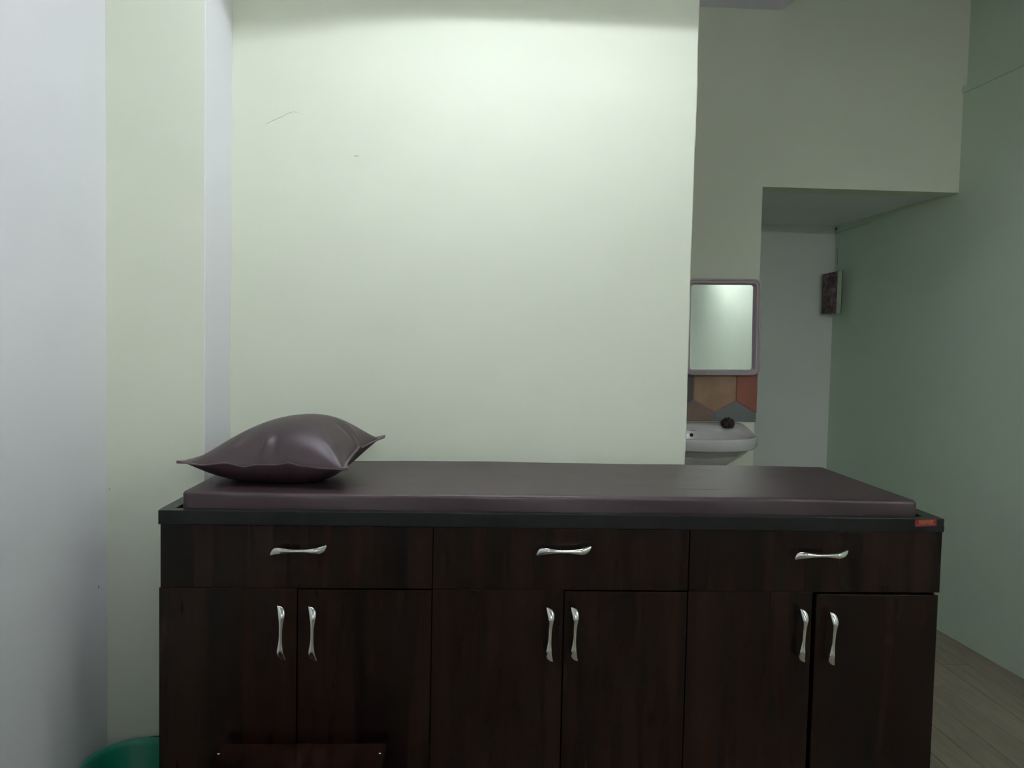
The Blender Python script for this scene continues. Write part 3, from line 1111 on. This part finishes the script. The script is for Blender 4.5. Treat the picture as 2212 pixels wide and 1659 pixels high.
# dark scrubber lying on the rim
bm = bmesh.new()
bmesh.ops.create_icosphere(bm, subdivisions=4, radius=0.0285)
for v in bm.verts:
    n_ = v.co.normalized()
    d = 1 + 0.10 * math.sin(n_.x * 9 + 1) * math.sin(n_.y * 8 + 2) + 0.06 * math.sin(n_.z * 21) * math.sin(n_.x * 17) + random.uniform(-0.05, 0.05)
    v.co = n_ * 0.0285 * d
    v.co.z *= 0.88
    if v.co.z < -0.018:
        v.co.z = -0.018
    v.co += Vector((1.1170, 3.560, 0.9430))
scr = link('scrubber', bm_mesh(bm, 'scrubber'), m_stone, None)
tag(scr, 'small dark lumpy scrubber lying on the rim of the washbasin', 'scrubber')

# wall tap, mostly behind the partition's edge
tap = empty('water_tap', (0.80, WALL, 1.066), 'chrome wall tap over the washbasin, just showing at the edge of the partition', 'tap')
tube('tap_body', [(0.80, WALL + 0.001, 1.066), (0.80, WALL - 0.012, 1.066), (0.80, WALL - 0.014, 1.066), (0.80, WALL - 0.09, 1.066), (0.80, WALL - 0.13, 1.058), (0.80, WALL - 0.15, 1.035)],
     [0.028, 0.028, 0.014, 0.014, 0.013, 0.012], m_chrome, tap, n=18)
tube('lever', [(0.80, WALL - 0.07, 1.066), (0.86, WALL - 0.075, 1.072), (0.905, WALL - 0.080, 1.078), (0.915, WALL - 0.080, 1.066)], [0.010, 0.008, 0.007, 0.006], m_chrome, tap, n=12)

# ------------------------------------------------------------------ mirror on the sink wall
mir = empty('wall_mirror', (1.11, WALL, 1.37), 'rectangular mirror with rounded pinkish plastic frame above the washbasin', 'mirror')


def rrect(x0, x1, z0, z1, r, n=8):
    pts = []
    for (cx_, cz_, a0) in ((x1 - r, z1 - r, 0), (x0 + r, z1 - r, 90), (x0 + r, z0 + r, 180), (x1 - r, z0 + r, 270)):
        for k in range(n + 1):
            a = math.radians(a0 + 90 * k / n)
            pts.append((cx_ + r * math.cos(a), cz_ + r * math.sin(a)))
    return pts


FX0, FX1, FZ0, FZ1 = 0.9290, 1.2650, 1.1495, 1.5735
bm = bmesh.new()
prof = ((0.0015, 0.0, 0.030), (0.0, 0.030, 0.030), (0.001, 0.038, 0.030), (0.004, 0.0430, 0.028), (0.0075, 0.0445, 0.026), (0.0100, 0.0420, 0.024), (0.0115, 0.0385, 0.023), (0.0140, 0.0375, 0.022),
        (0.0160, 0.0400, 0.020), (0.0195, 0.0405, 0.018), (0.0220, 0.0380, 0.0165), (0.0255, 0.0260, 0.0145), (0.0285, 0.0165, 0.0125), (0.0300, 0.0135, 0.0115), (0.0300, 0.008, 0.0115))
rgs = []
for ins, out, r in prof:
    rgs.append([bm.verts.new((x, WALL - out, z)) for x, z in rrect(FX0 + ins, FX1 - ins, FZ0 + ins * 0.86, FZ1 - ins * 0.86, r)])
for a, b in zip(rgs, rgs[1:]):
    n = len(a)
    for k in range(n):
        bm.faces.new((a[k], a[(k + 1) % n], b[(k + 1) % n], b[k]))
bmesh.ops.recalc_face_normals(bm, faces=bm.faces[:])
link('mirror_frame', bm_mesh(bm, 'mirror_frame'), m_frame, mir, True)
bm = bmesh.new()
ins = 0.0292
a = [bm.verts.new((x, WALL - 0.0145, z)) for x, z in rrect(FX0 + ins, FX1 - ins, FZ0 + ins * 0.86, FZ1 - ins * 0.86, 0.0105)]
b = [bm.verts.new((x, WALL - 0.002, z)) for x, z in rrect(FX0 + ins, FX1 - ins, FZ0 + ins * 0.86, FZ1 - ins * 0.86, 0.0105)]
bm.faces.new(a)
bm.faces.new(b[::-1])
for k in range(len(a)):
    bm.faces.new((a[k], a[(k + 1) % len(a)], b[(k + 1) % len(a)], b[k]))
bmesh.ops.recalc_face_normals(bm, faces=bm.faces[:])
link('mirror_glass', bm_mesh(bm, 'mirror_glass'), m_mirror, mir)

mir.rotation_euler = (0, math.radians(-0.9), 0)

# ------------------------------------------------------------------ hanging plaque in the recess
PY = Y_FAR - 0.05
plq = empty('hanging_plaque', (2.06, Y_FAR - 0.02, 1.47), 'dirty maroon plaque hanging by a cord in the recess behind the washing corner', 'plaque')


def plate(name, pts, t, m, par):
    """pts: (x, y, z) quad of the front face, t thickness towards +Y"""
    bm = bmesh.new()
    a = [bm.verts.new(p) for p in pts]
    b = [bm.verts.new((p[0] + t * 0.3, p[1] + t, p[2])) for p in pts]
    bm.faces.new(a)
    bm.faces.new(b[::-1])
    for k in range(len(a)):
        bm.faces.new((a[k], a[(k + 1) % len(a)], b[(k + 1) % len(a)], b[k]))
    bmesh.ops.recalc_face_normals(bm, faces=bm.faces[:])
    return link(name, bm_mesh(bm, name), m, par)


def pq(px_, top):
    """corner points of the turned board: px_ 0 = left edge, 1 = right edge"""
    y = 4.735 - 0.135 * px_
    x = 2.012 + 0.053 * px_
    z = (1.7045 + 0.0150 * px_) if top else (1.4780 - 0.0015 * px_)
    return (x, y, z)


f = 0.76
plate('plaque_panel', [pq(0, 0), pq(f, 0), pq(f, 1), pq(0, 1)], 0.006, m_maroon, plq)
e = plate('plaque_edge', [pq(f + 0.005, 0), pq(1, 0), pq(1, 1), pq(f + 0.005, 1)], 0.006, m_pale_edge, plq)
e['label'] = 'pale clear border'
o_ = Vector((-0.0006, -0.0012, 0))
tube('plaque_rim', [Vector(pq(f, 1)) + o_, Vector(pq(1, 1)) + o_, Vector(pq(1, 0)) + o_, Vector(pq(0, 0)) + o_, Vector(pq(0, 1)) + o_],
     [0.0014] * 5, m_dark, plq, n=6)
NX, NZ_ = 2.0985, 1.985
top_ = Vector(pq(0.72, 1)) + Vector((0.003, 0.003, -0.004))
nl = Vector((NX - 0.004, Y_FAR - 0.010, NZ_ - 0.016))
tube('cord', [nl, nl.lerp(top_, 0.5), top_], [0.0024] * 3, m_cord, plq, n=8)
o2 = Vector((0.0040, -0.001, 0))
tube('cord', [nl.lerp(top_, 0.47) + o2, nl.lerp(top_, 0.7) + o2, top_ + o2 * 0.3], [0.0011] * 3, m_dark, plq, n=6)
tube('nail', [(NX - 0.003, Y_FAR + 0.005, NZ_ - 0.012), (NX - 0.003, Y_FAR - 0.014, NZ_ - 0.012), (NX - 0.003, Y_FAR - 0.015, NZ_ - 0.012), (NX - 0.003, Y_FAR - 0.018, NZ_ - 0.012)], [0.0025, 0.0025, 0.006, 0.005], m_dark, plq, n=10)
wire = tube('loose_wire', [(NX - 0.001, Y_FAR - 0.004, 1.948), (xr(4.72) - 0.003, 4.72, 1.950), (xr(4.55) - 0.003, 4.55, 1.953), (xr(4.40) - 0.003, 4.40, 1.956)], [0.0014] * 4, m_scuff, None, n=6)
tag(wire, 'thin dark wire running along the recess wall under its ceiling', 'wire')
